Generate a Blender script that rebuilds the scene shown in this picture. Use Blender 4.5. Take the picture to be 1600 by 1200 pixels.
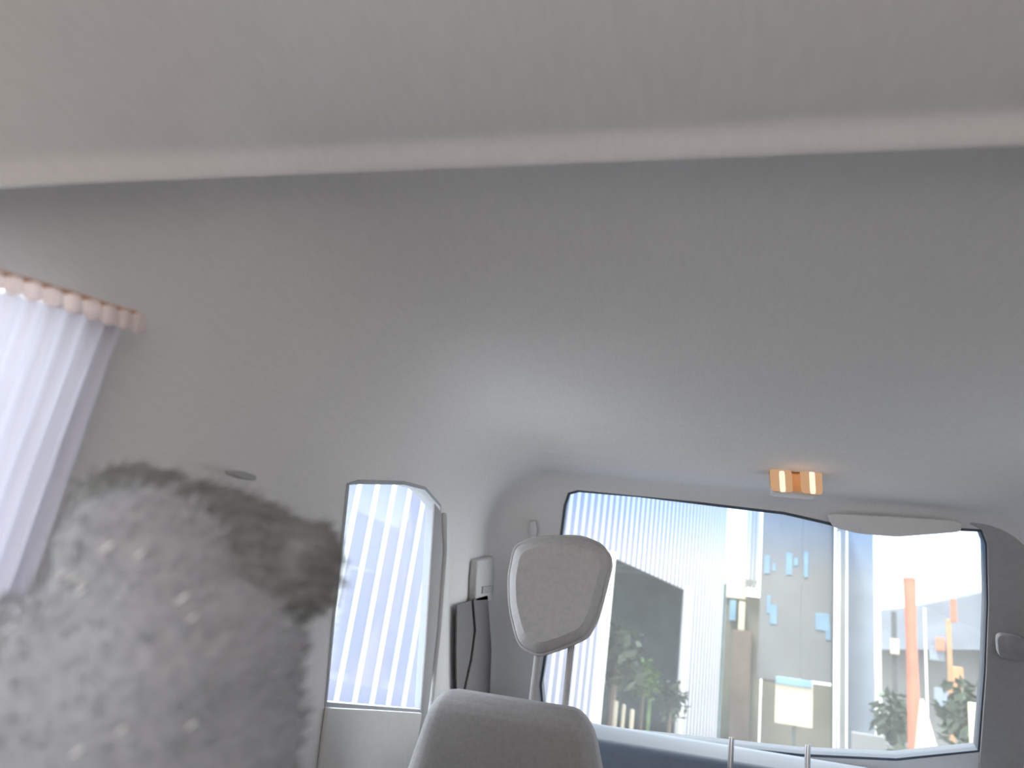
import bpy, bmesh, math, random
from mathutils import Vector, Matrix, noise
from mathutils.geometry import tessellate_polygon
R = math.radians
random.seed(4)
for o in list(bpy.data.objects):
    bpy.data.objects.remove(o)
SC = bpy.context.scene
COL = SC.collection

# ------------------------------------------------------------------ camera
F = 1230.0
YAW, PITCH, ROLL = R(13.5), R(18.3), R(8.2)
CAM = Vector((0, 0, 0.95))
fw = Vector((-math.sin(YAW)*math.cos(PITCH), math.cos(YAW)*math.cos(PITCH), math.sin(PITCH)))
r0 = Vector((math.cos(YAW), math.sin(YAW), 0))
u0 = r0.cross(fw)
rt = r0*math.cos(ROLL) + u0*math.sin(ROLL)
up = -r0*math.sin(ROLL) + u0*math.cos(ROLL)
cd = bpy.data.cameras.new('camera')
cam = bpy.data.objects.new('camera', cd)
COL.objects.link(cam)
cam.matrix_world = Matrix(((rt.x, up.x, -fw.x, CAM.x), (rt.y, up.y, -fw.y, CAM.y),
                           (rt.z, up.z, -fw.z, CAM.z), (0, 0, 0, 1)))
cd.sensor_width = 36
cd.lens = 36*F/1600
cd.clip_start = 0.02
cd.clip_end = 300
cd.dof.use_dof = True
cd.dof.focus_distance = 1.7
cd.dof.aperture_fstop = cd.lens/7.0
SC.camera = cam

# ------------------------------------------------------------------ world, sun, exposure
W = bpy.data.worlds.new('overcast_sky')
SC.world = W
W.use_nodes = True
bg = W.node_tree.nodes['Background']
bg.inputs['Color'].default_value = (1.0, 0.975, 0.96, 1)
bg.inputs['Strength'].default_value = 1.6
sd = bpy.data.lights.new('sun', 'SUN')
sd.energy = 4.0
sd.angle = R(12)
sd.color = (1.0, 0.96, 0.9)
sun = bpy.data.objects.new('sun', sd)
COL.objects.link(sun)
sun.rotation_euler = Vector((0.30, 0.28, -0.90)).to_track_quat('-Z', 'Y').to_euler()
SC.view_settings.view_transform = 'Standard'
SC.view_settings.look = 'None'
SC.view_settings.gamma = 1
SC.view_settings.exposure = 1.55
SC.view_settings.use_curve_mapping = False

# ------------------------------------------------------------------ survey helpers: where a sight line meets a real surface
def ray(px, py):
    return fw + rt*((px-800)/F) - up*((py-600)/F)
def on_x(px, py, X):
    d = ray(px, py); return CAM + d*(X/d.x)
def on_y(px, py, Y):
    d = ray(px, py); return CAM + d*(Y/d.y)
def on_d(px, py, D):
    return CAM + ray(px, py)*D
def on_plane(px, py, p, n):
    d = ray(px, py); return CAM + d*((p-CAM).dot(n)/d.dot(n))

# ------------------------------------------------------------------ materials
def mat(name, col, rough=0.8, noise_amt=0.0, scale=20.0, bump=0.0, bscale=200.0, metal=0.0,
        stretch=(1, 1, 1), spec=0.3, wrinkle=0.0, sheen=0.0):
    m = bpy.data.materials.new(name); m.use_nodes = True
    nt = m.node_tree; b = nt.nodes['Principled BSDF']
    b.inputs['Base Color'].default_value = (*col, 1)
    b.inputs['Roughness'].default_value = rough
    b.inputs['Metallic'].default_value = metal
    b.inputs['Specular IOR Level'].default_value = spec
    b.inputs['Sheen Weight'].default_value = sheen
    tc = nt.nodes.new('ShaderNodeTexCoord')
    mp = nt.nodes.new('ShaderNodeMapping'); mp.inputs['Scale'].default_value = stretch
    nt.links.new(tc.outputs['Object'], mp.inputs['Vector'])
    if noise_amt:
        n = nt.nodes.new('ShaderNodeTexNoise'); n.inputs['Scale'].default_value = scale
        n.inputs['Detail'].default_value = 5
        nt.links.new(mp.outputs['Vector'], n.inputs['Vector'])
        r = nt.nodes.new('ShaderNodeValToRGB')
        r.color_ramp.elements[0].position = 0.3; r.color_ramp.elements[1].position = 0.7
        r.color_ramp.elements[0].color = (*[max(0, c*(1-noise_amt)) for c in col], 1)
        r.color_ramp.elements[1].color = (*[min(1, c*(1+noise_amt)) for c in col], 1)
        nt.links.new(n.outputs['Fac'], r.inputs['Fac'])
        nt.links.new(r.outputs['Color'], b.inputs['Base Color'])
    prev = None
    if wrinkle:
        n3 = nt.nodes.new('ShaderNodeTexNoise'); n3.inputs['Scale'].default_value = 3.2
        n3.inputs['Detail'].default_value = 2; n3.inputs['Distortion'].default_value = 0.6
        nt.links.new(tc.outputs['Object'], n3.inputs['Vector'])
        b3 = nt.nodes.new('ShaderNodeBump'); b3.inputs['Strength'].default_value = 1
        b3.inputs['Distance'].default_value = wrinkle
        nt.links.new(n3.outputs['Fac'], b3.inputs['Height'])
        prev = b3
        nt.links.new(b3.outputs['Normal'], b.inputs['Normal'])
    if bump:
        n2 = nt.nodes.new('ShaderNodeTexNoise'); n2.inputs['Scale'].default_value = bscale
        n2.inputs['Detail'].default_value = 3
        nt.links.new(mp.outputs['Vector'], n2.inputs['Vector'])
        bp = nt.nodes.new('ShaderNodeBump'); bp.inputs['Strength'].default_value = 1
        bp.inputs['Distance'].default_value = bump
        nt.links.new(n2.outputs['Fac'], bp.inputs['Height'])
        if prev: nt.links.new(prev.outputs['Normal'], bp.inputs['Normal'])
        nt.links.new(bp.outputs['Normal'], b.inputs['Normal'])
    return m

def emit(name, col, strength):
    m = bpy.data.materials.new(name); m.use_nodes = True
    nt = m.node_tree; nt.nodes.clear()
    e = nt.nodes.new('ShaderNodeEmission'); o = nt.nodes.new('ShaderNodeOutputMaterial')
    e.inputs['Color'].default_value = (*col, 1); e.inputs['Strength'].default_value = strength
    nt.links.new(e.outputs[0], o.inputs[0]); return m

def glass(name, tint, band=None, dust=0.03):
    """thin tinted pane; band = (z0, z1, colour) gives a windshield its blue shade band"""
    m = bpy.data.materials.new(name); m.use_nodes = True
    nt = m.node_tree; nt.nodes.clear()
    t = nt.nodes.new('ShaderNodeBsdfTransparent'); g = nt.nodes.new('ShaderNodeBsdfGlossy')
    g.inputs['Roughness'].default_value = 0.03
    mx = nt.nodes.new('ShaderNodeMixShader'); mx.inputs[0].default_value = 0.05
    o = nt.nodes.new('ShaderNodeOutputMaterial')
    t.inputs['Color'].default_value = (*tint, 1)
    if band:
        tc = nt.nodes.new('ShaderNodeTexCoord'); sp = nt.nodes.new('ShaderNodeSeparateXYZ')
        mr = nt.nodes.new('ShaderNodeMapRange')
        mr.inputs['From Min'].default_value = band[0]; mr.inputs['From Max'].default_value = band[1]
        cm = nt.nodes.new('ShaderNodeMix'); cm.data_type = 'RGBA'
        cm.inputs['A'].default_value = (*tint, 1); cm.inputs['B'].default_value = (*band[2], 1)
        nt.links.new(tc.outputs['Object'], sp.inputs[0]); nt.links.new(sp.outputs['Z'], mr.inputs['Value'])
        nt.links.new(mr.outputs[0], cm.inputs['Factor']); nt.links.new(cm.outputs['Result'], t.inputs['Color'])
    nt.links.new(t.outputs[0], mx.inputs[1]); nt.links.new(g.outputs[0], mx.inputs[2])
    tr = nt.nodes.new('ShaderNodeBsdfTranslucent'); tr.inputs['Color'].default_value = (.85, .88, .9, 1)
    m2 = nt.nodes.new('ShaderNodeMixShader'); m2.inputs[0].default_value = dust
    nt.links.new(mx.outputs[0], m2.inputs[1]); nt.links.new(tr.outputs[0], m2.inputs[2])
    nt.links.new(m2.outputs[0], o.inputs[0]); return m

def cloth(name, col, trans):
    m = bpy.data.materials.new(name); m.use_nodes = True
    nt = m.node_tree; nt.nodes.clear()
    d = nt.nodes.new('ShaderNodeBsdfDiffuse'); t = nt.nodes.new('ShaderNodeBsdfTranslucent')
    mx = nt.nodes.new('ShaderNodeMixShader'); mx.inputs[0].default_value = trans
    o = nt.nodes.new('ShaderNodeOutputMaterial')
    tc = nt.nodes.new('ShaderNodeTexCoord'); mp = nt.nodes.new('ShaderNodeMapping')
    mp.inputs['Scale'].default_value = (90, 90, 4)
    n = nt.nodes.new('ShaderNodeTexNoise'); n.inputs['Scale'].default_value = 1
    r = nt.nodes.new('ShaderNodeValToRGB')
    r.color_ramp.elements[0].position = 0.3; r.color_ramp.elements[1].position = 0.7
    r.color_ramp.elements[0].color = (*[c*0.88 for c in col], 1)
    r.color_ramp.elements[1].color = (*[min(1, c*1.05) for c in col], 1)
    nt.links.new(tc.outputs['Object'], mp.inputs[0]); nt.links.new(mp.outputs[0], n.inputs['Vector'])
    nt.links.new(n.outputs['Fac'], r.inputs[0])
    for s in (d, t): nt.links.new(r.outputs[0], s.inputs['Color'])
    nt.links.new(d.outputs[0], mx.inputs[1]); nt.links.new(t.outputs[0], mx.inputs[2])
    nt.links.new(mx.outputs[0], o.inputs[0]); return m

M = {}
M['liner'] = mat('headliner_fabric', (0.67, 0.645, 0.635), 0.95, 0.03, 220, 0.0003, 400, stretch=(1, .18, 1), wrinkle=0.016)
M['liner2'] = mat('roof_panel_fabric', (0.60, 0.575, 0.565), 0.95, 0.03, 220, 0.0002, 400, stretch=(1, .15, 1))
M['trim'] = mat('pillar_plastic', (0.52, 0.505, 0.495), 0.6, 0.03, 60, 0.0003, 600)
M['trim_dark'] = mat('dark_trim', (0.36, 0.345, 0.345), 0.6, 0.04, 60)
M['trim_right'] = mat('right_trim', (0.2, 0.19, 0.19), 0.7, 0.04, 60)  # colour darkened to stand in for shade and cut bounce on the right
M['seal'] = mat('rubber_seal', (0.33, 0.32, 0.32), 0.7)
M['belt'] = mat('belt_webbing', (0.14, 0.13, 0.13), 0.7, 0.05, 300)
M['seat'] = mat('seat_fabric', (0.46, 0.445, 0.44), 0.9, 0.06, 120, 0.0006, 400)
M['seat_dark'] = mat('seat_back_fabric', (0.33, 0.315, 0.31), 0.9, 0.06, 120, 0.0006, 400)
M['seat_light'] = mat('seat_side_fabric', (0.45, 0.44, 0.43), 0.9, 0.05, 120, 0.0006, 400)
M['dash'] = mat('dash_plastic', (0.13, 0.155, 0.20), 0.5, 0.04, 80)
M['chrome'] = mat('chrome', (0.9, 0.9, 0.92), 0.2, metal=1.0)
M['pale'] = mat('pale_plastic', (0.75, 0.73, 0.73), 0.4)
M['carpet'] = mat('carpet', (0.38, 0.37, 0.36), 0.95, 0.15, 200)
M['glass'] = glass('side_glass', (0.86, 0.93, 1.0))
M['windshield'] = glass('windshield_glass', (0.93, 0.97, 0.98), (1.24, 1.37, (0.72, 0.84, 1.0)))
M['curtain'] = cloth('curtain_cloth', (0.64, 0.615, 0.67), 0.48)
M['fringe'] = cloth('fringe_cloth', (0.97, 0.88, 0.85), 0.7)
M['cord'] = mat('tan_cord', (0.55, 0.33, 0.22), 0.9)

# ------------------------------------------------------------------ mesh helpers
def tag(o, label=None, cat=None, group=None, kind=None):
    if label: o['label'] = label
    if cat: o['category'] = cat
    if group: o['group'] = group
    if kind: o['kind'] = kind
    return o
def obj(name, bm, m, parent=None, smooth=True):
    me = bpy.data.meshes.new(name)
    bmesh.ops.recalc_face_normals(bm, faces=bm.faces[:])
    bm.to_mesh(me); bm.free()
    if smooth:
        for p in me.polygons: p.use_smooth = True
        try: me.set_sharp_from_angle(angle=R(40))
        except Exception: pass
    me.materials.append(M[m] if isinstance(m, str) else m)
    o = bpy.data.objects.new(name, me); COL.objects.link(o)
    if parent is not None:
        o.parent = parent
        o.matrix_parent_inverse = Matrix.Translation(-parent.location)
    return o
def empty(name, loc, label, cat, group=None):
    o = bpy.data.objects.new(name, None); COL.objects.link(o)
    o.location = loc; o.empty_display_size = 0.05
    return tag(o, label, cat, group)
def box(bm, lo, hi, bev=0.0, seg=3):
    r = bmesh.ops.create_cube(bm, size=1)
    vs = r['verts']
    for v in vs:
        v.co = Vector([(lo[i]+hi[i])/2 + v.co[i]*(hi[i]-lo[i]) for i in range(3)])
    if bev:
        es = list({e for v in vs for e in v.link_edges})
        bmesh.ops.bevel(bm, geom=es, offset=bev, segments=seg, profile=0.5, affect='EDGES')
    return bm
def slab(bm, pts, d, bev=0.0, seg=2):
    """closed outline of 3D points pushed by vector d"""
    a = [bm.verts.new(p) for p in pts]; b = [bm.verts.new(Vector(p)+Vector(d)) for p in pts]
    n = len(pts)
    fs = []
    fs.append(bm.faces.new(a)); fs.append(bm.faces.new(list(reversed(b))))
    for i in range(n):
        fs.append(bm.faces.new([a[i], b[i], b[(i+1) % n], a[(i+1) % n]]))
    bmesh.ops.recalc_face_normals(bm, faces=fs)
    if bev:
        es = list({e for f in fs for e in f.edges})
        bmesh.ops.bevel(bm, geom=es, offset=bev, segments=seg, profile=0.5, affect='EDGES')
    bmesh.ops.triangulate(bm, faces=[f for f in bm.faces if len(f.verts) > 4])
    return bm
def tube(bm, pts, rad, n=10, cap=True):
    pts = [Vector(p) for p in pts]
    rings = []
    for i, p in enumerate(pts):
        t = (pts[min(i+1, len(pts)-1)] - pts[max(i-1, 0)]).normalized()
        a = t.cross(Vector((0.3, 0.9, 0.31))).normalized(); b = t.cross(a)
        rr = rad[i] if isinstance(rad, (list, tuple)) else rad
        rings.append([bm.verts.new(p + (a*math.cos(k*2*math.pi/n) + b*math.sin(k*2*math.pi/n))*rr) for k in range(n)])
    for i in range(len(rings)-1):
        for k in range(n):
            bm.faces.new([rings[i][k], rings[i][(k+1) % n], rings[i+1][(k+1) % n], rings[i+1][k]])
    if cap:
        bm.faces.new(rings[0]); bm.faces.new(rings[-1])
    return bm
def ball(bm, c, ax, seg=24, ring=16, rough=0.0, f=8):
    """ellipsoid: c centre, ax = three axis vectors"""
    r = bmesh.ops.create_uvsphere(bm, u_segments=seg, v_segments=ring, radius=1)
    for v in r['verts']:
        p = v.co.copy()
        if rough: p *= 1 + rough*noise.noise(p*f)
        v.co = Vector(c) + ax[0]*p.x + ax[1]*p.y + ax[2]*p.z
    return bm
def smooth_loop(pts, n=6, r=0.35):
    """round the corners of a closed outline"""
    out = []
    L = len(pts)
    for i in range(L):
        p, a, b = Vector(pts[i]), Vector(pts[i-1]), Vector(pts[(i+1) % L])
        s = p.lerp(a, r); e = p.lerp(b, r)
        for k in range(n+1):
            t = k/n
            out.append(s*(1-t)**2 + p*2*t*(1-t) + e*t*t)
    return out

# ------------------------------------------------------------------ the cabin shell
XL, XR = -0.55, 0.93
ZC = 1.43
YT, KW = 2.22, 0.5            # windshield plane: y = YT + KW*(1.36 - z)
RS = 0.2                       # roof-to-side curve
YB = -0.75                     # unseen rear end behind the camera, left open to let light in
ZF = 0.0
WN = Vector((0, 1, KW)).normalized()
WP = Vector((0, YT, 1.36))
def on_w(px, py, off=0.0): return on_plane(px, py, WP + WN*off, WN)

def make_shell():
    bm = bmesh.new()
    box(bm, (XL, YB, ZF), (XR, YT, ZC))
    es = [e for e in bm.edges if all(abs(v.co.z-ZC) < 1e-5 for v in e.verts) and abs(e.verts[0].co.x-e.verts[1].co.x) < 1e-5]
    bmesh.ops.bevel(bm, geom=es, offset=RS, segments=16, profile=0.5, affect='EDGES')
    es = [e for e in bm.edges if all(abs(v.co.y-YT) < 1e-5 for v in e.verts) and not all(abs(v.co.z-ZF) < 1e-5 for v in e.verts)]
    bmesh.ops.bevel(bm, geom=es, offset=0.05, segments=6, profile=0.5, affect='EDGES')
    for v in bm.verts:
        if v.co.y > YT-0.3: v.co.y += KW*(1.36 - v.co.z)
    # drop the unseen rear face so that light comes in
    bmesh.ops.delete(bm, geom=[f for f in bm.faces if all(abs(v.co.y-YB) < 1e-4 for v in f.verts)], context='FACES')
    bmesh.ops.recalc_face_normals(bm, faces=bm.faces[:])
    me = bpy.data.meshes.new('shell'); bm.to_mesh(me); bm.free()
    for p in me.polygons: p.use_smooth = True
    o = bpy.data.objects.new('shell', me); COL.objects.link(o)
    return o

# window outlines, measured on their own surfaces
ws_px = [(884, 790), (890, 772), (905, 768), (1000, 776), (1140, 793), (1225, 803), (1290, 818), (1340, 831), (1400, 836),
         (1450, 832), (1490, 828), (1532, 830), (1540, 850), (1542, 940), (1538, 1050), (1528, 1172),
         (1400, 1185), (1250, 1178), (1100, 1162), (915, 1142), (850, 1120), (846, 1070), (860, 980)]
ws = [on_w(*p) for p in ws_px]
lw_px = [(544, 757), (560, 755), (630, 756), (648, 763), (673, 790), (668, 900), (662, 1000), (655, 1108), (580, 1104), (509, 1098), (520, 980), (533, 860)]
lw = [on_x(*p, XL-(0.022 if p[0] > 640 else 0)) for p in lw_px]
lw = [Vector((XL, p.y, p.z)) for p in lw]     # rear edge measured at the outer lip of the reveal
qw = [Vector((XL, 0.30, 1.17)), Vector((XL, 0.53, 1.183)), Vector((XL, 0.56, 1.14)), Vector((XL, 0.56, 0.86)), Vector((XL, 0.53, 0.82)), Vector((XL, 0.26, 0.82))]
qw = smooth_loop(qw, 5, 0.2)
bw = smooth_loop([Vector((XL, -0.62, 1.18)), Vector((XL, 0.16, 1.18)), Vector((XL, 0.12, 0.80)), Vector((XL, -0.62, 0.80))], 5, 0.12)
rw = smooth_loop([Vector((XR, 1.15, 1.16)), Vector((XR, 1.65, 1.16)), Vector((XR, 1.8, 0.84)), Vector((XR, 1.15, 0.84))], 5, 0.12)

def cutter(pts, d):
    bm = bmesh.new(); slab(bm, [Vector(p)-Vector(d) for p in pts], Vector(d)*2)
    me = bpy.data.meshes.new('cut'); bm.to_mesh(me); bm.free()
    o = bpy.data.objects.new('cut', me); COL.objects.link(o); return o
shell = make_shell()
so = shell.modifiers.new('s', 'SOLIDIFY'); so.thickness = 0.03; so.offset = 1
cuts = [cutter(ws, WN*0.11), cutter(lw, (0.09, 0, 0)), cutter(qw, (0.09, 0, 0)), cutter(rw, (0.09, 0, 0)), cutter(bw, (0.09, 0, 0))]
for c in cuts:
    b = shell.modifiers.new('b', 'BOOLEAN'); b.object = c; b.operation = 'DIFFERENCE'; b.solver = 'EXACT'
dg = bpy.context.evaluated_depsgraph_get(); dg.update()
me = bpy.data.meshes.new_from_object(shell.evaluated_get(dg))
for c in cuts: bpy.data.objects.remove(c)
bpy.data.objects.remove(shell)

def piece(name, keep, m):
    """keep: list of (point, normal): keep the side the normal points to"""
    bm = bmesh.new(); bm.from_mesh(me)
    for p, n in keep:
        bmesh.ops.bisect_plane(bm, geom=bm.verts[:]+bm.edges[:]+bm.faces[:], plane_co=p, plane_no=n, clear_inner=True)
    me2 = bpy.data.meshes.new(name); bm.to_mesh(me2); bm.free()
    me2.materials.clear(); me2.materials.append(M[m])
    try: me2.set_sharp_from_angle(angle=R(35))
    except Exception: pass
    o = bpy.data.objects.new(name, me2); COL.objects.link(o)
    return tag(o, kind='structure')
zs = ZC-RS-0.005
FP = WP - WN*0.07
o = piece('ceiling', [((0, 0, zs), (0, 0, 1)), (FP, -WN)], 'liner'); tag(o, 'grey fabric headliner of the car roof', 'ceiling')
o = piece('wall_left', [((0, 0, zs), (0, 0, -1)), ((XL+0.1, 0, 0), (-1, 0, 0)), (FP, -WN), ((0, 0, ZF+0.01), (0, 0, 1))], 'liner'); tag(o, 'grey left side wall of the car cabin', 'wall')
o = piece('wall_right', [((0, 0, zs), (0, 0, -1)), ((XR-0.1, 0, 0), (1, 0, 0)), (FP, -WN), ((0, 0, ZF+0.01), (0, 0, 1))], 'trim_right'); tag(o, 'right side wall of the car cabin, darkened to stand in for shade', 'wall')
o = piece('wall_front', [(FP, WN), ((0, 0, ZF+0.01), (0, 0, 1))], 'liner'); tag(o, 'grey surround of the windshield', 'wall')
o = piece('floor', [((0, 0, ZF+0.01), (0, 0, -1))], 'carpet'); tag(o, 'dark carpeted car floor', 'floor')

def pane(name, pts, d, m, label):
    bm = bmesh.new(); slab(bm, pts, d)
    o = obj(name, bm, m, smooth=False)
    return tag(o, label, 'window', kind='structure')
def grow(pts, s):
    c = sum((Vector(p) for p in pts), Vector())/len(pts)
    return [c + (Vector(p)-c)*s for p in pts]
w1 = pane('window_1', [p+WN*0.012 for p in grow(ws, 1.004)], WN*0.005, 'windshield', 'wide windshield with a faint blue shade band')
w2 = pane('window_2', [p+Vector((-0.012, 0, 0)) for p in grow(lw, 1.005)], (-0.004, 0, 0), 'glass', 'tall side window facing the striped wall')
w3 = pane('window_3', [p+Vector((-0.02, 0, 0)) for p in grow(qw, 1.005)], (-0.004, 0, 0), 'glass', 'rear side window behind the pale curtain')
w4 = pane('window_4', [p+Vector((0.012, 0, 0)) for p in grow(rw, 1.005)], (0.004, 0, 0), 'glass', 'side window on the right of the cabin')

w5 = pane('window_5', [p+Vector((-0.012, 0, 0)) for p in grow(bw, 1.005)], (-0.004, 0, 0), 'glass', 'unseen rearmost side window added behind the camera for light')  # unseen opening added to brighten the left of the cabin
def seal(win, pts, nrm, rad=0.012):
    pts = [Vector(p) for p in pts]
    bm = bmesh.new()
    n = len(pts); ring = []
    c = sum(pts, Vector())/n
    for i in range(n):
        t = (pts[(i+1) % n]-pts[i-1]).normalized(); sdv = t.cross(nrm).normalized()
        if sdv.dot(pts[i]-c) < 0: sdv = -sdv
        prof_ = [(-.0015, -.002), (.006, -.002), (.006, .034), (-.0015, .034)]
        ring.append([bm.verts.new(pts[i] + sdv*a_ + nrm*b_) for a_, b_ in prof_])
    for i in range(n):
        for k in range(4):
            bm.faces.new([ring[i][k], ring[i][(k+1) % 4], ring[(i+1) % n][(k+1) % 4], ring[(i+1) % n][k]])
    return obj('window_seal', bm, 'frame_seal', win, smooth=False)
M['frame_seal'] = mat('frame_seal', (0.08, 0.092, 0.115), 0.8)
M['side_seal'] = mat('side_seal', (0.35, 0.36, 0.38), 0.8)
seal(w1, ws, WN); seal(w2, lw, Vector((-1, 0, 0))).data.materials[0] = M['side_seal']
# ------------------------------------------------------------------ roof panel whose front lip crosses the top of the view
pa, pb = ray(0, 292), ray(1600, 228)
SN = pa.cross(pb).normalized()
if SN.y < 0: SN = -SN          # seam plane normal, towards the front of the car
def profile():
    out = []
    r = RS
    for i in range(7): out.append((Vector((XL, 0, 1.0+(ZC-r-1.0)*i/7)), Vector((1, 0, 0))))
    for i in range(19):
        a = math.pi/2*i/18
        out.append((Vector((XL+r-r*math.cos(a), 0, ZC-r+r*math.sin(a))), Vector((math.cos(a), 0, -math.sin(a)))))
    for i in range(1, 24): out.append((Vector((XL+r+(XR-XL-2*r)*i/24, 0, ZC)), Vector((0, 0, -1))))
    for i in range(19):
        a = math.pi/2*(1-i/18)
        out.append((Vector((XR-r+r*math.cos(a), 0, ZC-r+r*math.sin(a))), Vector((-math.cos(a), 0, -math.sin(a)))))
    return out
bm = bmesh.new()
rows = []
bead = []
LIP, TH = 0.04, 0.055
vs_ = [0, .0003, .0008, .0016, .003, .005, .007, .009, .014, .02, .027, .035, .043, .05, .06, .07, .085, .1, .115, .13, .16, .25, .4, .7]
for p, n in profile():
    row = []
    for v in vs_:
        e = min(v/0.005, 1)
        h = 1 - min(v/LIP, 1); h = h*h*(3-2*h)
        q = p + n*((TH + 0.010*h)*math.sqrt(max(0, 1-(1-e)**2)))
        q0 = p + n*(TH + 0.0095)
        ys = -(SN.x*(q0.x-CAM.x) + SN.z*(q0.z-CAM.z))/SN.y
        row.append(bm.verts.new(Vector((q.x, max(YB+0.02, ys + 0.004 - v), q.z))))
    rows.append(row)
for i in range(len(rows)-1):
    for j in range(len(vs_)-1):
        bm.faces.new([rows[i][j], rows[i+1][j], rows[i+1][j+1], rows[i][j+1]])
bmesh.ops.remove_doubles(bm, verts=bm.verts[:], dist=1e-5)
o = obj('roof_panel', bm, 'liner2')
tag(o, 'wide grey fabric roof panel with a pale rounded lip across the top', 'roof panel')

# ------------------------------------------------------------------ left pillar, seals and belt
def strip(name, px, X, thick, m, parent=None, bev=0.002):
    bm = bmesh.new(); slab(bm, [on_x(*p, X) for p in px], (thick, 0, 0), bev)
    return obj(name, bm, m, parent)
def plate(name, px, Y, d, m, parent=None, bev=0.002):
    bm = bmesh.new(); slab(bm, [on_y(*p, Y) for p in px], d, bev)
    return obj(name, bm, m, parent)
s = strip('trim_1', [(676, 786), (686, 800), (689, 860), (680, 980), (668, 1090), (652, 1200), (640, 1290), (626, 1290), (640, 1200), (655, 1108), (663, 1000), (669, 900)], XL, 0.006, 'seal')
tag(s, 'dark rubber seal along the side window edge', 'trim', kind='structure')
s = strip('trim_2', [(690, 800), (697, 812), (697, 900), (690, 1000), (678, 1100), (662, 1220), (655, 1220), (668, 1100), (681, 980), (690, 860)], XL, 0.014, 'pale', bev=0.004)
M['edge'] = mat('pillar_edge', (0.6, 0.59, 0.58), 0.5); s.data.materials[0] = M['edge']
tag(s, 'pale curved edge of the pillar cover beside the seal', 'trim', kind='structure')
s = strip('trim_3', [(506, 1104), (580, 1108), (655, 1113), (640, 1210), (635, 1260), (488, 1260), (495, 1190)], XL, 0.008, 'trim', bev=0.004)
tag(s, 'grey door sill under the side window', 'trim', kind='structure')

b0 = on_x(742, 905, XL)
belt = empty('seat_belt', Vector((XL+0.01, b0.y, 0.7)), 'dark seat belt hanging from its pale guide on the pillar', 'seat belt')
bm = bmesh.new()
g0 = on_x(744, 905, XL+0.02)
ga = [on_x(*p, XL) for p in [(735, 874), (760, 868), (764, 905), (757, 938), (731, 940), (732, 905)]]
slab(bm, ga, (0.022, 0, 0), 0.006, 3)
obj('belt_guide', bm, 'trim', belt)
bm = bmesh.new(); slab(bm, [on_x(*p, XL) for p in [(741, 915), (757, 913), (756, 924), (740, 926)]], (0.026, 0, 0)); obj('belt_slot', bm, 'trim_dark', belt)
bm = bmesh.new(); slab(bm, [on_x(*p, XL+0.018) for p in [(738, 936), (760, 930), (765, 1000), (768, 1060), (766, 1118), (722, 1140), (724, 1085), (736, 1030), (742, 985)]], (0.004, 0, 0)); obj('webbing', bm, 'belt', belt)
bm = bmesh.new(); slab(bm, [on_x(*p, XL+0.012) for p in [(712, 945), (742, 936), (745, 985), (740, 1040), (726, 1085), (712, 1090), (711, 1020)]], (0.004, 0, 0)); obj('webbing', bm, 'belt', belt)
bm = bmesh.new(); slab(bm, [on_x(*p, XL) for p in [(700, 1095), (706, 1120), (702, 1140), (686, 1160), (672, 1172), (684, 1145), (693, 1122)]], (0.02, 0, 0), 0.004); obj('height_latch', bm, 'trim_dark', belt)
bm = bmesh.new(); tube(bm, [on_x(697, 1082, XL+0.012), on_x(692, 1122, XL+0.012)], 0.004); obj('latch_glint_strip', bm, 'chrome', belt)

# hooks and clips
h = on_d(368, 743, 0.98)
bm = bmesh.new(); slab(bm, [on_x(*p, XL+0.02) for p in [(350, 733), (372, 736), (388, 742), (387, 750), (368, 747), (351, 741)]], (0.012, 0, 0), 0.002)
o = obj('coat_hook', bm, 'trim_dark'); tag(o, 'small dark coat hook on the headliner above the side window', 'hook')
bm = bmesh.new(); slab(bm, [on_w(*p, -0.002) for p in [(829, 812), (838, 812), (840, 826), (837, 842), (829, 842), (828, 826)]], WN*-0.02, 0.003)
o = obj('visor_clip', bm, 'pale'); tag(o, 'tiny pale clip on the header just above the headrest', 'clip')
M['clip'] = mat('clip_grey', (0.62, 0.6, 0.59), 0.5); o.data.materials[0] = M['clip']

# handle on the right pillar
hp = on_w(1577, 1005, -0.002)
hr = empty('grab_handle', hp, 'blurry pale grab handle on the dark right pillar', 'handle')
bm = bmesh.new(); slab(bm, smooth_loop([on_w(*p, -0.03) for p in [(1553, 985), (1600, 992), (1602, 1028), (1556, 1024)]], 4, .3), WN*-0.02, 0.005)
obj('grip', bm, 'pale', hr)
for q in ((1560, 1005), (1594, 1010)):
    bm = bmesh.new(); tube(bm, [on_w(*q, -0.03), on_w(*q, 0.0)], 0.008); obj('mount', bm, 'pale', hr)
M['handle'] = mat('handle_grey', (0.33, 0.32, 0.33), 0.35, 0.1, 40)
for c in hr.children: c.data.materials[0] = M['handle']
# dark pillar cover on the right of the windshield
bm = bmesh.new(); slab(bm, [on_w(*p, -0.002) for p in [(1500, 740), (1560, 690), (1720, 690), (1720, 1400), (1512, 1400), (1531, 1172), (1540, 1050), (1544, 940), (1542, 850), (1534, 828), (1515, 818)]], WN*-0.005, 0.001, 1)
o = obj('trim_4', bm, 'trim_dark'); tag(o, 'dark pillar cover right of the windshield', 'trim', kind='structure')

# sun visor on the right: its lower edge droops over the glass
bm = bmesh.new(); slab(bm, smooth_loop([on_w(*p, -0.02) for p in [(1290, 800), (1400, 806), (1500, 812), (1500, 829), (1450, 833), (1400, 837), (1340, 832), (1300, 822)]], 3, .25), WN*-0.014, 0.004, 3)
o = obj('sun_visor', bm, 'liner'); tag(o, 'folded grey sun visor at the upper right of the windshield', 'sun visor')

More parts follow.
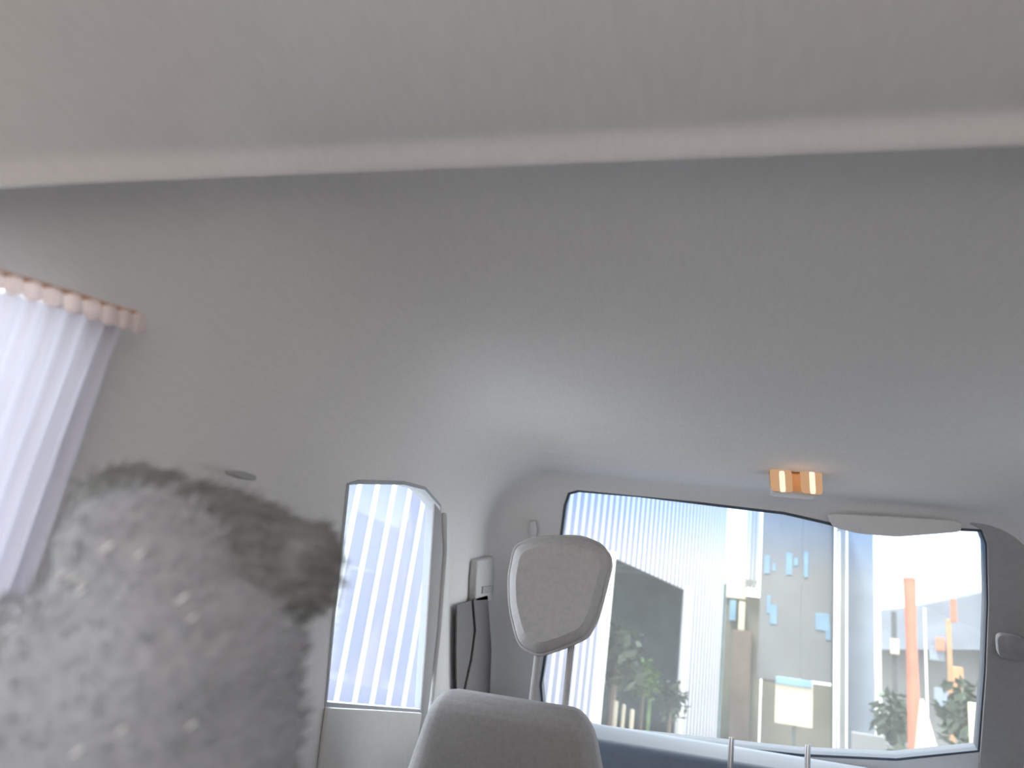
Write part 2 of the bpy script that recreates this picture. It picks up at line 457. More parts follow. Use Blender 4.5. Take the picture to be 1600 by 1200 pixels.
# ------------------------------------------------------------------ map lamp
lc = on_y(1244, 755, 1.92)
lamp = empty('map_lamp', lc, 'lit amber twin map lamp on the headliner above the windshield', 'lamp')
HN = (Vector((0, -0.9, -0.43))).normalized()      # faces down and back into the cabin
HX = Vector((1, 0, 0)); HY = HN.cross(HX)
def lampquad(px, off):
    c = lc + HN*off
    return [on_plane(*p, c, HN) for p in px]
M['amber'] = mat('amber_housing', (0.72, 0.36, 0.16), 0.5)
M['lens'] = emit('lamp_lens', (1.0, 0.60, 0.33), 0.20)
M['bulb'] = emit('lamp_bulb', (1.0, 0.80, 0.62), 0.42)
bm = bmesh.new(); slab(bm, lampquad([(1203, 738), (1283, 742), (1285, 772), (1205, 766)], 0.0), HN*-0.035, 0.004, 2); obj('housing', bm, 'amber', lamp)
bm = bmesh.new(); box(bm, (lc.x-.05, lc.y+.035, lc.z-.02), (lc.x+.05, lc.y+.08, ZC+.003), .006, 2); obj('bracket', bm, 'liner', lamp)
for x in (1203, 1250):
    w = 34
    bm = bmesh.new(); slab(bm, smooth_loop(lampquad([(x, 733), (x+w, 734), (x+w+2, 774 if x > 1240 else 770), (x+2, 770 if x > 1240 else 767)], 0.004), 4, .18), HN*-0.01, 0.001)
    ln = obj('lens', bm, 'lens', lamp)
    bm = bmesh.new(); slab(bm, smooth_loop(lampquad([(x+14, 736), (x+23, 736), (x+25, 772 if x > 1240 else 769), (x+16, 772 if x > 1240 else 769)], 0.006), 3, .2), HN*-0.004)
    obj('bulb', bm, 'bulb', ln)
pl = bpy.data.lights.new('map_lamp_glow', 'POINT'); pl.energy = 0.015; pl.color = (1, .62, .35); pl.shadow_soft_size = 0.02
po = bpy.data.objects.new('map_lamp_glow', pl); COL.objects.link(po); po.location = lc + HN*0.06

# ------------------------------------------------------------------ front seats
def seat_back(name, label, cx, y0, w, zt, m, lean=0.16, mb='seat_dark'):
    root = empty(name, Vector((cx, y0+0.1, 0.0)), label, 'car seat')
    bm = bmesh.new(); box(bm, (cx-w/2, y0, 0.30), (cx+w/2, y0+0.13, zt), 0.05, 5)
    bmesh.ops.subdivide_edges(bm, edges=bm.edges[:], cuts=2, use_grid_fill=True)
    for v in bm.verts:
        t = (v.co.z-0.30)/(zt-0.30)
        v.co.x = cx + (v.co.x-cx)*(1 - 0.34*max(0, t-0.55)/0.45)
        v.co.y -= lean*(t-1)*1.0
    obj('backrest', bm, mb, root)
    bm = bmesh.new(); box(bm, (cx-w/2, y0+0.20, 0.16), (cx+w/2, y0+0.72, 0.34), 0.05, 4); obj('cushion', bm, m, root)
    bm = bmesh.new(); box(bm, (cx-w/2+.04, y0+0.25, 0.012), (cx+w/2-.04, y0+0.66, 0.17), 0.01, 1); obj('base', bm, 'trim_dark', root)
    return root
HY0 = 1.45
hc = on_y(866, 925, HY0)
dseat = seat_back('driver_seat', 'grey front seat with a bulky headrest overlapping the windshield', hc.x-0.055, HY0-0.03, 0.42, on_y(840, 1098, HY0).z, 'seat')
# headrest: outline on its back face, pushed forward
hp_ = [(800, 850), (835, 836), (905, 834), (940, 848), (956, 872), (945, 915), (932, 965), (915, 996), (880, 1012), (838, 1026), (806, 1008), (792, 950), (790, 900)]
bm = bmesh.new()
bk = [on_y(*p, HY0) for p in hp_]
c = sum(bk, Vector())/len(bk)
prof = [(0.0, .52), (-.004, .80), (.006, .93), (.022, .985), (.045, 1.0), (.07, .99), (.09, .95), (.105, .86), (.115, .6)]
rings = []
bk = smooth_loop(bk, 3, .3)
for dy, sc in prof:
    rings.append([bm.verts.new(Vector((c.x+(p.x-c.x)*sc, HY0+dy-0.25*(p.z-c.z)*0.0, c.z+(p.z-c.z)*sc))) for p in bk])
n = len(bk)
for i in range(len(rings)-1):
    for k in range(n): bm.faces.new([rings[i][k], rings[i][(k+1) % n], rings[i+1][(k+1) % n], rings[i+1][k]])
bm.faces.new(rings[0]); bm.faces.new(rings[-1])
hd = obj('headrest', bm, 'seat', dseat)
# piping along the headrest edge and its two posts
bm = bmesh.new(); tube(bm, [Vector((c.x+(p.x-c.x)*.99, HY0+.02, c.z+(p.z-c.z)*.99)) for p in bk+bk[:1]], 0.003, 6, False); obj('piping', bm, 'seat', hd)
for px in (842, 893):
    a = on_y(px, 1005, HY0+0.06); b_ = Vector((a.x, a.y, on_y(px, 1125, HY0+0.05).z))
    bm = bmesh.new(); tube(bm, [a, b_], 0.006); obj('post', bm, 'seat', dseat)

pz = on_y(1205, 1240, HY0).z
pseat = seat_back('passenger_seat', 'front seat with two bare bright metal headrest posts', on_y(1210, 1200, HY0).x+0.03, HY0-0.03, 0.42, pz, 'seat')
for a, b_ in (((1143, 1152), (1149, 1290)), ((1262, 1164), (1270, 1290))):
    bm = bmesh.new(); A = on_y(*a, HY0+.05); tube(bm, [A, Vector((A.x, A.y, pz-0.02))], 0.0048); obj('headrest_post', bm, 'chrome', pseat)

# dashboard
bm = bmesh.new()
z0 = on_w(1145, 1166).z
box(bm, (XL+0.06, 2.02, 0.40), (XR-0.02, 2.505, z0+0.004), 0.03, 5)
o = obj('dashboard', bm, 'dash'); tag(o, 'grey dashboard top below the windshield', 'dashboard')

# ------------------------------------------------------------------ rear bench (under the person and the camera)
bench = empty('rear_bench', Vector((0.19, -0.1, 0)), 'grey rear bench seat under the person in fleece', 'car seat')
bm = bmesh.new(); box(bm, (XL+.03, -0.35, 0.02), (XR-.03, 0.50, 0.34), 0.05, 4); obj('cushion', bm, 'seat', bench)
bm = bmesh.new(); box(bm, (XL+.03, -0.52, 0.30), (XR-.03, -0.36, 0.84), 0.05, 4); obj('backrest', bm, 'seat', bench)

# ------------------------------------------------------------------ curtain with a pink fringe on the rear side window
cur = empty('window_curtain', Vector((XL+0.02, 0.5, 0.8)), 'pale violet curtain with a pink scalloped top at the left edge', 'curtain')
bm = bmesh.new()
rows = []
NY = 70
ct0, ct1 = on_x(-160, 405, XL+.03), on_x(190, 512, XL+.03)
for j in range(14):
    row = []
    for i in range(NY+1):
        s_ = i/NY
        y = ct0.y + (ct1.y-ct0.y)*s_
        zt = ct0.z + (ct1.z-ct0.z)*s_
        z = zt + (0.80-zt)*j/13
        y += 0.015*(j/13)*math.sin(s_*5)
        row.append(bm.verts.new(Vector((XL+0.03+0.008*math.sin(s_*60)*(0.35+0.65*j/13), y, z))))
    rows.append(row)
for j in range(13):
    for i in range(NY): bm.faces.new([rows[j][i], rows[j][i+1], rows[j+1][i+1], rows[j+1][i]])
obj('cloth', bm, 'curtain', cur)
fx = [(-30, 421), (2, 428), (33, 437), (64, 446), (96, 456), (127, 465), (154, 474), (178, 481), (201, 487)]
for i, (x, y) in enumerate(fx):
    w = 27 - i*0.9; h_ = 31
    pts = [on_x(x, y+3, XL+.042), on_x(x+w*.5, y, XL+.042), on_x(x+w, y+5, XL+.042), on_x(x+w+1, y+h_, XL+.042), on_x(x+w*.5, y+h_+4, XL+.042), on_x(x+1, y+h_-3, XL+.042)]
    bm = bmesh.new(); slab(bm, pts, (0.006, 0, 0), 0.002); obj('scallop', bm, 'fringe', cur)
bm = bmesh.new(); tube(bm, [on_x(x+10, y+1, XL+.045) for x, y in fx], 0.0022, 6); obj('cord', bm, 'cord', cur)

# ------------------------------------------------------------------ person close to the camera, lower left
D0 = 0.44
def cvec(dx, dy, dz, D=D0):      # pixel-sized vector at distance D, measured in metres
    return rt*(dx/F*D) - up*(dy/F*D) + fw*dz
hcen = on_d(318, 868, D0)
person = empty('person', Vector((hcen.x, hcen.y, 0.34)), 'dark-haired person in a glint-flecked grey fleece hood filling the lower left corner', 'person')
M['hair'] = mat('dark_hair', (0.185, 0.185, 0.18), 0.7, 0.3, 60, 0.003, 60, stretch=(1, 1, 5))
M['fleece'] = mat('grey_fleece', (0.29, 0.29, 0.305), 0.95, 0.08, 110, 0.003, 140, sheen=0.3, stretch=(1, 1, 1))
M['skin'] = mat('skin', (0.42, 0.30, 0.25), 0.6, 0.05, 30)
M['fleck'] = mat('pale_glint', (0.85, 0.82, 0.80), 0.8)  # pale colour stands in for glints on the fleece
M['trouser'] = mat('dark_cloth', (0.07, 0.07, 0.08), 0.9)
def remeshed(name, bm, m, parent, vox, smooth=8):
    me_ = bpy.data.meshes.new(name); bm.to_mesh(me_); bm.free()
    t = bpy.data.objects.new('tmp', me_); COL.objects.link(t)
    rm = t.modifiers.new('r', 'REMESH'); rm.mode = 'VOXEL'; rm.voxel_size = vox
    sm = t.modifiers.new('sm', 'SMOOTH'); sm.iterations = smooth; sm.factor = 0.5
    d = bpy.context.evaluated_depsgraph_get(); d.update()
    mm = bpy.data.meshes.new_from_object(t.evaluated_get(d)); bpy.data.objects.remove(t)
    mm.name = name
    for p in mm.polygons: p.use_smooth = True
    mm.materials.clear(); mm.materials.append(M[m])
    o = bpy.data.objects.new(name, mm); COL.objects.link(o)
    if parent is not None:
        o.parent = parent; o.matrix_parent_inverse = Matrix.Translation(-parent.location)
    return o
hood_c = on_d(170, 1150, 0.42)
# body: head, neck, torso, arms and legs as one surface
bm = bmesh.new()
HD = on_d(225, 1105, 0.47)
ball(bm, HD, [Vector((.072, 0, 0)), Vector((0, .088, 0)), Vector((0, 0, .105))])
ball(bm, HD+Vector((0.0, .088, -.02)), [Vector((.012, 0, 0)), Vector((0, .016, 0)), Vector((0, 0, .022))], 12, 8)     # nose
ball(bm, HD+Vector((0, .03, -.075)), [Vector((.045, 0, 0)), Vector((0, .05, 0)), Vector((0, 0, .04))], 16, 10)          # chin
for s_ in (-1, 1):
    ball(bm, HD+Vector((s_*.074, -.005, -.01)), [Vector((.008, 0, 0)), Vector((0, .017, 0)), Vector((0, 0, .028))], 12, 8)  # ears
NK = HD + Vector((0, -.03, -.13))
tube(bm, [HD+Vector((0, -.01, -.05)), NK, NK+Vector((0, -.01, -.08))], [.05, .05, .07], 16)
CH = NK + Vector((0.0, -.02, -.16))
ball(bm, CH, [Vector((.165, 0, 0)), Vector((0, .10, 0)), Vector((0, 0, .15))])
PV = Vector((CH.x+.0, CH.y-.02, .44))
ball(bm, (CH+PV)/2, [Vector((.14, 0, 0)), Vector((0, .10, 0)), Vector((0, 0, .16))])
ball(bm, PV, [Vector((.16, 0, 0)), Vector((0, .11, 0)), Vector((0, 0, .10))])
for s_ in (-1, 1):
    SH = CH + Vector((s_*.15, 0, .05)); EL = SH + Vector((s_*.02, .12, -.22)); WR = Vector((EL.x-s_*.03, EL.y+.20, .50))
    tube(bm, [CH+Vector((s_*.08, 0, .06)), SH, EL, WR], [.06, .055, .043, .03], 14)
    HP = WR + Vector((0, .05, 0))
    ball(bm, HP, [Vector((.036, 0, 0)), Vector((0, .045, 0)), Vector((0, 0, .016))], 14, 10)
    for k, (fx_, ln_) in enumerate(((-.027, .062), (-.009, .074), (.009, .07), (.026, .055))):
        a = HP + Vector((fx_, .035, 0))
        tube(bm, [a, a+Vector((0, ln_*.55, -.004)), a+Vector((0, ln_, -.022))], [.0085, .008, .0065], 8)
    a = HP + Vector((-s_*.03, -.01, 0)); tube(bm, [a, a+Vector((-s_*.03, .025, -.008)), a+Vector((-s_*.035, .05, -.014))], [.01, .009, .007], 8)
    KN = PV + Vector((s_*.10, .42, .0)); AN = Vector((KN.x, KN.y+.06, .09))
    tube(bm, [PV+Vector((s_*.08, .02, -.01)), KN, AN], [.085, .062, .042], 14)
    ball(bm, AN+Vector((0, .06, -.035)), [Vector((.045, 0, 0)), Vector((0, .12, 0)), Vector((0, 0, .04))], 14, 8)
body = remeshed('body', bm, 'skin', person, 0.008, 3)
# eyes and mouth
for s_ in (-1, 1):
    bm = bmesh.new(); ball(bm, HD+Vector((s_*.028, .078, .01)), [Vector((.011, 0, 0)), Vector((0, .009, 0)), Vector((0, 0, .008))], 12, 8); obj('eye', bm, 'pale', person)
bm = bmesh.new(); ball(bm, HD+Vector((0, .082, -.058)), [Vector((.022, 0, 0)), Vector((0, .008, 0)), Vector((0, 0, .007))], 12, 8)
M['lip'] = mat('lip', (.4, .2, .18), .5); obj('mouth', bm, 'lip', person)
# hair: low dark mass sloping to the right
ang = R(21)
hx = cvec(math.cos(ang)*205, math.sin(ang)*205, 0); hy = cvec(-math.sin(ang)*108, math.cos(ang)*108, 0)
bm = bmesh.new()
ball(bm, on_d(345, 856, .475), [cvec(math.cos(ang)*190, math.sin(ang)*190, 0, .475), cvec(-math.sin(ang)*82, math.cos(ang)*82, 0, .475), fw*.05], 40, 24, .04, 2)
ball(bm, on_d(210, 784, .475), [cvec(80, 25, 0), cvec(-20, 52, 0), fw*.045], 24, 16, .06, 2)
ball(bm, on_d(476, 872, .475), [cvec(48, 6, 0), cvec(-6, 58, 0), fw*.035], 24, 16, .06, 2)
hair = remeshed('hair', bm, 'hair', person, 0.004, 10)
# fleece hood and jacket
bm = bmesh.new()
ball(bm, on_d(215, 1135, 0.43), [cvec(236, -40, 0), cvec(30, 268, 0), fw*.09], 40, 24, .04, 2)
ball(bm, on_d(240, 878, 0.43), [cvec(125, 60, 0), cvec(-38, 92, 0), fw*.05], 40, 24, .05, 2)
ball(bm, on_d(310, 985, 0.44), [cvec(148, 55, 0), cvec(-35, 115, 0), fw*.09], 40, 24, .04, 2)
ball(bm, on_d(40, 1170, 0.43), [cvec(230, -60, 0), cvec(30, 225, 0), fw*.09], 32, 20, .04, 2)
ball(bm, CH+Vector((0, 0, .01)), [Vector((.18, 0, 0)), Vector((0, .115, 0)), Vector((0, 0, .17))])
ball(bm, (CH+PV)/2, [Vector((.155, 0, 0)), Vector((0, .115, 0)), Vector((0, 0, .17))])
fle = remeshed('fleece_hood', bm, 'fleece', person, 0.005, 8)
# pile: short strands standing off the hood and hair, one uncountable coat
def pile(name, src, m, parent, cnt, ln, wd, flow, seed, cond=None):
    rnd = random.Random(seed)
    mm = src.data
    polys = [p for p in mm.polygons if (p.center-CAM).length < 0.62 and p.normal.dot(CAM-p.center) > -0.2*(CAM-p.center).length]
    bm = bmesh.new()
    for _ in range(cnt):
        p = rnd.choice(polys); nrm = p.normal; c0 = p.center + Vector([rnd.uniform(-.002, .002) for _ in range(3)])
        d = (nrm*rnd.uniform(.2, .7) + flow*rnd.uniform(.5, 1.1) + Vector([rnd.uniform(-.35, .35) for _ in range(3)])).normalized()
        L = ln*rnd.uniform(.5, 1.3)
        sd_ = d.cross(CAM-c0).normalized()*wd*rnd.uniform(.6, 1.3)
        q = c0 - nrm*.001
        v = [bm.verts.new(q-sd_), bm.verts.new(q+sd_), bm.verts.new(q+d*L*.6+sd_*.7), bm.verts.new(q+d*L), bm.verts.new(q+d*L*.6-sd_*.7)]
        bm.faces.new(v)
    o = obj(name, bm, m, parent, smooth=False)
    return tag(o, kind='stuff')
pile('fleece_pile', fle, 'fleece', fle, 9000, .009, .0006, cvec(1, -.8, 0).normalized(), 3)
pile('hair_strands', hair, 'hair', hair, 4000, .010, .0004, cvec(1, .38, 0).normalized(), 5)
# glints on the fleece, put in as thin pale flecks
fl = [(168, 855, 16), (218, 866, 12), (284, 935, 14), (300, 966, 12), (10, 983, 18), (120, 1175, 14), (300, 1133, 11), (110, 905, 15), (95, 900, 12), (126, 910, 12), (373, 842, 9), (386, 842, 8), (125, 925, 10), (190, 1140, 9)]
for i, (x, y, L) in enumerate(fl):
    dv = Vector((ray(x, y))).normalized()
    hit = fle.ray_cast(fle.matrix_world.inverted() @ CAM, dv) if False else None
    best = None
    ok, loc, nrm, idx = False, None, None, None
    from mathutils.bvhtree import BVHTree
    if i == 0:
        BV = BVHTree.FromPolygons([v.co for v in fle.data.vertices], [p.vertices[:] for p in fle.data.polygons])
    loc, nrm, idx, dist = BV.ray_cast(CAM, dv)
    if loc is None: continue
    a = loc - dv*.004
    D = (a-CAM).dot(fw)
    e = cvec(.8, -.6, 0, D)
    bm = bmesh.new(); tube(bm, [a-e*L*.9, a, a+e*L*.9], [.0003, .0007, .0003], 6); obj('glint_fleck', bm, 'fleck', fle)

# ------------------------------------------------------------------ outside: ground
M['ground'] = mat('dusty_ground', (0.46, 0.44, 0.42), 0.95, 0.15, 0.6, 0.01, 8)
bm = bmesh.new(); box(bm, (-60, -40, -0.5), (60, 90, -0.4)); o = obj('ground', bm, 'ground', smooth=False); tag(o, 'dusty grey ground outside the car', 'ground', kind='structure')
GZ = -0.4
# bonnet below the view, added to block ground bounce onto the header
M['paint'] = mat('dark_car_paint', (0.05, 0.055, 0.06), 0.35, spec=.5)
bm = bmesh.new(); box(bm, (XL-.02, 2.62, -.1), (XR+.02, 3.7, 0.66), .08, 4)
for v in bm.verts: v.co.z -= max(0, v.co.y-2.8)*.14
o = obj('unseen_bonnet', bm, 'paint'); tag(o, 'unseen dark car bonnet added to block ground light', 'bonnet', kind='structure')
# ------------------------------------------------------------------ corrugated shed
M['sheet'] = mat('pale_blue_sheet', (0.148, 0.160, 0.235), 0.5, 0.04, 3)
M['rib'] = mat('rib_highlight_post_white', (0.58, 0.6, 0.6), 0.5)  # white stands in for ridge highlights; the door posts are white themselves
M['teal'] = mat('shed_inside', (0.2, 0.28, 0.3), 0.9, 0.3, 1.2)
WD = 3.6
NA = R(-73.6)
SNN = Vector((math.sin(NA), math.cos(NA), 0))         # away from the car
SDR = Vector((-SNN.y, SNN.x, 0)); SDR = SDR if SDR.y > 0 else -SDR
S0 = Vector((CAM.x, CAM.y, 0)) + SNN*WD
def on_shed(px, py): return on_plane(px, py, S0, SNN)
def ts(p): return (Vector((p.x, p.y, 0))-S0).dot(SDR)
def sp(t, z, off=0): return Vector((S0.x, S0.y, 0)) + SDR*t + SNN*off + Vector((0, 0, z))
t_a = ts(on_shed(380, 950)); t_b = ts(on_shed(1128, 950))
o_a = ts(on_shed(944, 1000)); o_b = ts(on_shed(1064, 1000)); o_z = (on_shed(960, 882).z + on_shed(1066, 912).z)/2
ZTOP = 4.3
shed = empty('corrugated_shed', sp(t_a, GZ), 'pale blue corrugated shed with rib highlights coloured white and a dark open bay', 'shed')
def shed_box(name, t0, t1, z0, z1, o0, o1, m, parent=shed):
    bm = bmesh.new(); slab(bm, [sp(t0, z0, o0), sp(t1, z0, o0), sp(t1, z1, o0), sp(t0, z1, o0)], SNN*(o1-o0))
    return obj(name, bm, m, parent, smooth=False)
shed_box('sheet', t_a, o_a, GZ, ZTOP, 0, .03, 'sheet')
shed_box('sheet', o_a, o_b, o_z, ZTOP, 0, .03, 'sheet')
shed_box('sheet', o_b, t_b, GZ, ZTOP, 0, .03, 'sheet')
shed_box('bay_back', o_a-2, o_b+3, GZ, o_z+.5, 3.5, 3.6, 'teal')
shed_box('bay_side', o_a-2.05, o_a-2, GZ, o_z+.5, .05, 3.5, 'teal')
shed_box('bay_side', o_b+3, o_b+3.05, GZ, o_z+.5, .05, 3.5, 'teal')
shed_box('bay_ceiling', o_a-2, o_b+3, o_z+.45, o_z+.5, .05, 3.6, 'teal')
shed_box('door_post', o_a-.16, o_a-.02, GZ, o_z+.05, -.06, 0.0, 'rib')
shed_box('door_post', o_b-.02, o_b+.22, GZ, o_z+.05, -.06, 0.0, 'rib')
SPC = 0.2
k = 0
t = t_a
ribs = {}
while t < t_b:
    zb = o_z if o_a-.02 < t < o_b+.02 else GZ
    key = zb
    if key not in ribs:
        bm = bmesh.new()
        w = .017
        slab(bm, [sp(0, zb, 0)+SDR*-w, sp(0, zb, 0)+SDR*w, sp(0, zb, -.022)+SDR*w*.5, sp(0, zb, -.022)-SDR*w*.5], (0, 0, ZTOP-zb))
        ob = obj('rib', bm, 'rib', shed, smooth=False); ribs[key] = (ob, ob.data); 
    else:
        ob = bpy.data.objects.new('rib', ribs[key][1]); COL.objects.link(ob); ob.parent = shed
        ob.matrix_parent_inverse = Matrix.Translation(-shed.location)
    ob.location = SDR*t
    t += SPC
# things standing inside the bay
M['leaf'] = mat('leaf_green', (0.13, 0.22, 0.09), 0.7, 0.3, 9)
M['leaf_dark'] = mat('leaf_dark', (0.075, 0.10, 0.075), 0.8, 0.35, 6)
M['cream'] = mat('cream_paint', (0.42, 0.385, 0.30), 0.7, 0.05, 4)
M['white'] = mat('white_paint', (0.6, 0.6, 0.6), 0.7, 0.04, 4)
M['grey_wall'] = mat('grey_render', (0.145, 0.15, 0.155), 0.9, 0.08, 1.5)
M['olive'] = mat('olive_wall', (0.125, 0.12, 0.095), 0.9, 0.18, 1.2)
M['brown'] = mat('brown_board', (0.14, 0.11, 0.09), 0.9, 0.2, 2)
M['blue'] = mat('blue_paint', (0.14, 0.235, 0.32), 0.7, 0.15, 5)
M['slate'] = mat('slate_roof', (0.10, 0.115, 0.14), 0.8, 0.12, 2)
M['steelblue'] = mat('steel_blue', (0.15, 0.18, 0.22), 0.6, 0.1, 3)
M['red'] = mat('red_orange', (0.38, 0.13, 0.085), 0.6, 0.1, 4)
M['orange'] = mat('orange', (0.38, 0.2, 0.11), 0.6, 0.15, 4)
M['peach'] = mat('peach', (0.5, 0.38, 0.31), 0.7, 0.06, 4)
M['dark'] = mat('dark_iron', (0.07, 0.075, 0.08), 0.7)
M['pink'] = mat('pink', (0.5, 0.32, 0.36), 0.7)

def to_ground(p): return Vector((p.x, p.y, GZ))
def at(px, py, D): 
    """point on the sight line at horizontal distance D"""
    d = ray(px, py); return CAM + d*(D/math.hypot(d.x, d.y))
def bush(name, px, py, D, rad, m, label, cat, group=None):
    c = at(px, py, D)
    root = empty(name, to_ground(c), label, cat, group)
    rnd = random.Random(px)
    bm = bmesh.new()
    for _ in range(220):
        v = Vector([rnd.gauss(0, 1) for _ in range(3)]).normalized()*rad*rnd.uniform(.3, 1)
        v.z *= 1.25
        a = Vector([rnd.gauss(0, 1) for _ in range(3)]).normalized(); b2 = a.cross(Vector((.3, .5, .8))).normalized()
        s_ = rad*.28
        q = c+v
        bm.faces.new([bm.verts.new(q-a*s_), bm.verts.new(q+b2*s_*.45), bm.verts.new(q+a*s_), bm.verts.new(q-b2*s_*.45)])
    obj('foliage', bm, m, root, smooth=False)
    bm = bmesh.new(); tube(bm, [to_ground(c), c], rad*.12, 8); obj('stem', bm, 'brown', root)
    return root
bush('potted_bush', 1006, 1062, 13.0, .26, 'leaf', 'small bright green bush in the dark bay of the shed', 'bush')
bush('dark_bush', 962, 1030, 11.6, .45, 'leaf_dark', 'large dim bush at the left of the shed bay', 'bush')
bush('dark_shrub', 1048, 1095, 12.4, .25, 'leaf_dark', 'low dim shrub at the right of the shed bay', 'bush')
def post(name, px0, px1, py0, py1, D, m, label, cat, group=None, th=.1, ground=True, lean=0):
    """upright board or post: measured width and height, carried to the ground"""
    a = at(px0, (py0+py1)/2, D); b = at(px1, (py0+py1)/2, D)
    zt = at((px0+px1)/2, py0, D).z; zb = GZ if ground else at((px0+px1)/2, py1, D).z
    dn = Vector((a.x+b.x, a.y+b.y, 0)).normalized()
    bm = bmesh.new()
    slab(bm, [Vector((a.x, a.y, zb)), Vector((b.x, b.y, zb)), Vector((b.x, b.y, zt)), Vector((a.x, a.y, zt))], dn*th, min(.01, th*.2), 1)
    o = obj(name, bm, m, smooth=False)
    if label: tag(o, label, cat, group)
    return o
for x0, x1, y0, wh in ((957, 964, 1095, 'leftmost'), (970, 976, 1100, 'middle one'), (983, 990, 1108, 'rightmost')):
    post('pale_stake', x0, x1, y0, 1150, 11.0, 'cream', 'short pale stake in the shed bay, '+wh+' of three', 'stake', 'pale stakes in the shed bay', .05)
post('green_stake', 1010, 1016, 1092, 1150, 12.6, 'leaf', 'short green stake below the bright green bush', 'stake', None, .05)

# white building past the end of the shed
wb = empty('white_building', to_ground(at(1165, 1000, 17)), 'tall white building with a brown lower storey past the shed end', 'building')
def part_of(root, name, px0, px1, py0, py1, D, m, th=.1, ground=False):
    o = post(name, px0, px1, py0, py1, D, m, None, None, None, th, ground)
    o.parent = root; o.matrix_parent_inverse = Matrix.Translation(-root.location); return o
part_of(wb, 'wall', 1126, 1188, 740, 905, 17, 'white', 1.5)
part_of(wb, 'band', 1130, 1166, 900, 935, 16.95, 'cream', 1.4)
part_of(wb, 'lower_wall', 1126, 1188, 930, 1200, 17, 'olive', 1.5, True)
part_of(wb, 'door', 1142, 1172, 985, 1150, 16.9, 'brown', .12, True)
for x in (1168, 1174, 1180): part_of(wb, 'downpipe', x, x+2, 740, 930, 16.85, 'steelblue', .08)
part_of(wb, 'window', 1140, 1150, 938, 970, 16.9, 'blue', .1)
part_of(wb, 'window', 1154, 1164, 940, 985, 16.9, 'cream', .1)
# grey billboard wall with blue marks
gb = empty('grey_billboard', to_ground(at(1255, 1000, 15)), 'tall grey hoarding with worn blue marks', 'billboard')
part_of(gb, 'panel', 1188, 1253, 760, 1065, 15, 'grey_wall', .12)
part_of(gb, 'panel', 1253, 1300, 760, 1065, 15, 'grey_wall', .12)
part_of(gb, 'base', 1188, 1300, 1064, 1200, 15.02, 'olive', .14, True)
for x0, x1, y0, y1 in ((1194, 1203, 868, 896), (1207, 1212, 880, 892), (1228, 1238, 864, 898), (1241, 1247, 872, 884), (1256, 1263, 862, 902),
                       (1203, 1214, 945, 975), (1198, 1204, 930, 958), (1274, 1296, 958, 985), (1290, 1298, 975, 1000)):
    part_of(gb, 'painted_mark', x0, x1, y0, y1, 14.985, 'blue', .012)
part_of(gb, 'frame_post', 1299, 1303, 760, 1200, 14.9, 'dark', .1, True)
sg = empty('notice_board', to_ground(at(1240, 1095, 13)), 'square cream notice board with a blue top on a post', 'sign')
part_of(sg, 'board', 1211, 1270, 1062, 1134, 13, 'cream', .06)
part_of(sg, 'heading', 1212, 1269, 1060, 1072, 12.97, 'blue', .05)
part_of(sg, 'post', 1237, 1243, 1134, 1200, 13.03, 'dark', .05, True)
# columns
post('white_column', 1306, 1322, 800, 1200, 14.2, 'grey_wall', 'pale slim column beside the grey hoarding', 'column', None, .25)
post('blue_column', 1324, 1366, 780, 1200, 14.6, 'steelblue', 'wide steel blue column under open sky', 'column', None, .4)
post('thin_rail', 1309, 1312, 830, 1200, 13.9, 'white', 'thin white rail in front of the slim column', 'rail', None, .05)
post('low_box', 1330, 1384, 1148, 1200, 12.5, 'grey_wall', 'low grey box at the foot of the blue column', 'box', None, .4)
# right side yard
house = empty('slate_roof_house', to_ground(at(1460, 1050, 24)), 'grey house with a dark slate roof under white sky', 'house')
part_of(house, 'wall', 1366, 1600, 1010, 1200, 24, 'grey_wall', 3, True)
bm = bmesh.new()
rp = [at(1378, 952, 23.6), at(1440, 946, 23.6), at(1600, 912, 23.6), at(1600, 1015, 23.2), at(1366, 1015, 23.2)]
slab(bm, rp, Vector((0, 3.2, .1))); r_ = obj('roof', bm, 'slate', house, smooth=False)
for x0, x1, y0, y1 in ((1452, 1476, 1000, 1022), (1460, 1482, 1065, 1105)):
    f_ = part_of(house, 'window', x0, x1, y0+10, y1+10, 23.1, 'steelblue', .05)
wp_ = post('white_post', 1364, 1377, 870, 1200, 17, 'white', 'white post with a pink stripe right of the blue column', 'post', None, .15)
part_of(wp_, 'pink_stripe', 1362, 1368, 1045, 1085, 16.9, 'pink', .12)
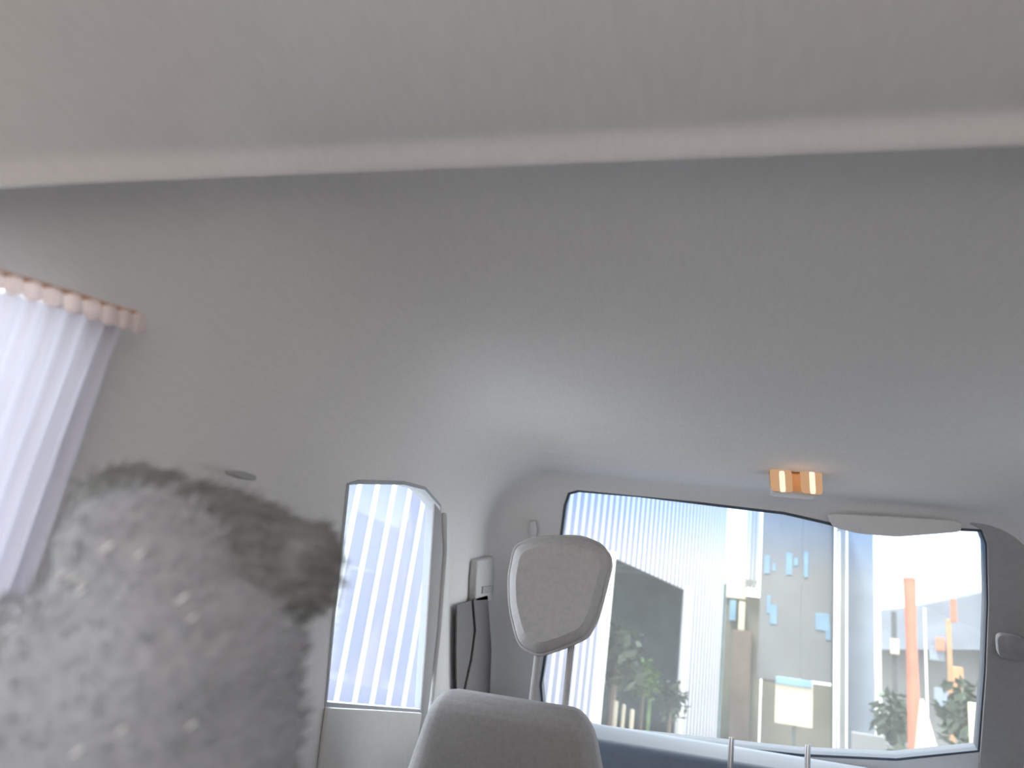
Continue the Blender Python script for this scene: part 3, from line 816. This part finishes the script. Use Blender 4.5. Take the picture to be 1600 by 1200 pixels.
dp_ = post('dark_post', 1394, 1403, 955, 1200, 18, 'dark', 'dark iron post left of the red pole', 'post', None, .1)
part_of(dp_, 'panel', 1391, 1405, 998, 1022, 17.92, 'cream', .09)
rp_ = empty('red_pole', to_ground(at(1435, 1180, 12)), 'tall orange-red pole rising into the white sky', 'pole')
bm = bmesh.new(); a = at(1421, 906, 12); b = at(1432, 1240, 12); tube(bm, [a, a.lerp(b, .3), a.lerp(b, .6), Vector((b.x, b.y, GZ))], [.08, .065, .075, .09], 14); obj('shaft', bm, 'red', rp_)
bm = bmesh.new(); ball(bm, a, [Vector((.085, 0, 0)), Vector((0, .085, 0)), Vector((0, 0, .05))], 12, 8); obj('cap', bm, 'red', rp_)
cn = empty('peach_cone', to_ground(at(1442, 1180, 11.6)), 'peach coloured cone standing at the foot of the red pole', 'cone')
a = at(1440, 1092, 11.6); bm = bmesh.new(); tube(bm, [a, Vector((a.x+.05, a.y, 0.3)), Vector((a.x+.08, a.y, GZ+.06))], [.02, .16, .26], 18); obj('body', bm, 'peach', cn)
bm = bmesh.new(); box(bm, (a.x-.22, a.y-.3, GZ), (a.x+.38, a.y+.3, GZ+.06), .01, 1); obj('base', bm, 'peach', cn)
post('pale_rail', 1446, 1450, 950, 1200, 16, 'white', 'thin pale rail just right of the red pole', 'rail', None, .06)
op_ = post('orange_post', 1482, 1490, 968, 1200, 16, 'orange', 'orange post with a short red top and an orange banner', 'post', None, .1)
part_of(op_, 'flag', 1485, 1495, 935, 972, 15.98, 'red', .06)
part_of(op_, 'banner', 1488, 1506, 1042, 1100, 15.97, 'orange', .05)
part_of(house, 'sign', 1462, 1476, 996, 1016, 22.8, 'red', .4)
post('cream_cabinet', 1514, 1532, 1098, 1200, 10, 'cream', 'cream cabinet at the right end of the windshield', 'cabinet', None, .3)
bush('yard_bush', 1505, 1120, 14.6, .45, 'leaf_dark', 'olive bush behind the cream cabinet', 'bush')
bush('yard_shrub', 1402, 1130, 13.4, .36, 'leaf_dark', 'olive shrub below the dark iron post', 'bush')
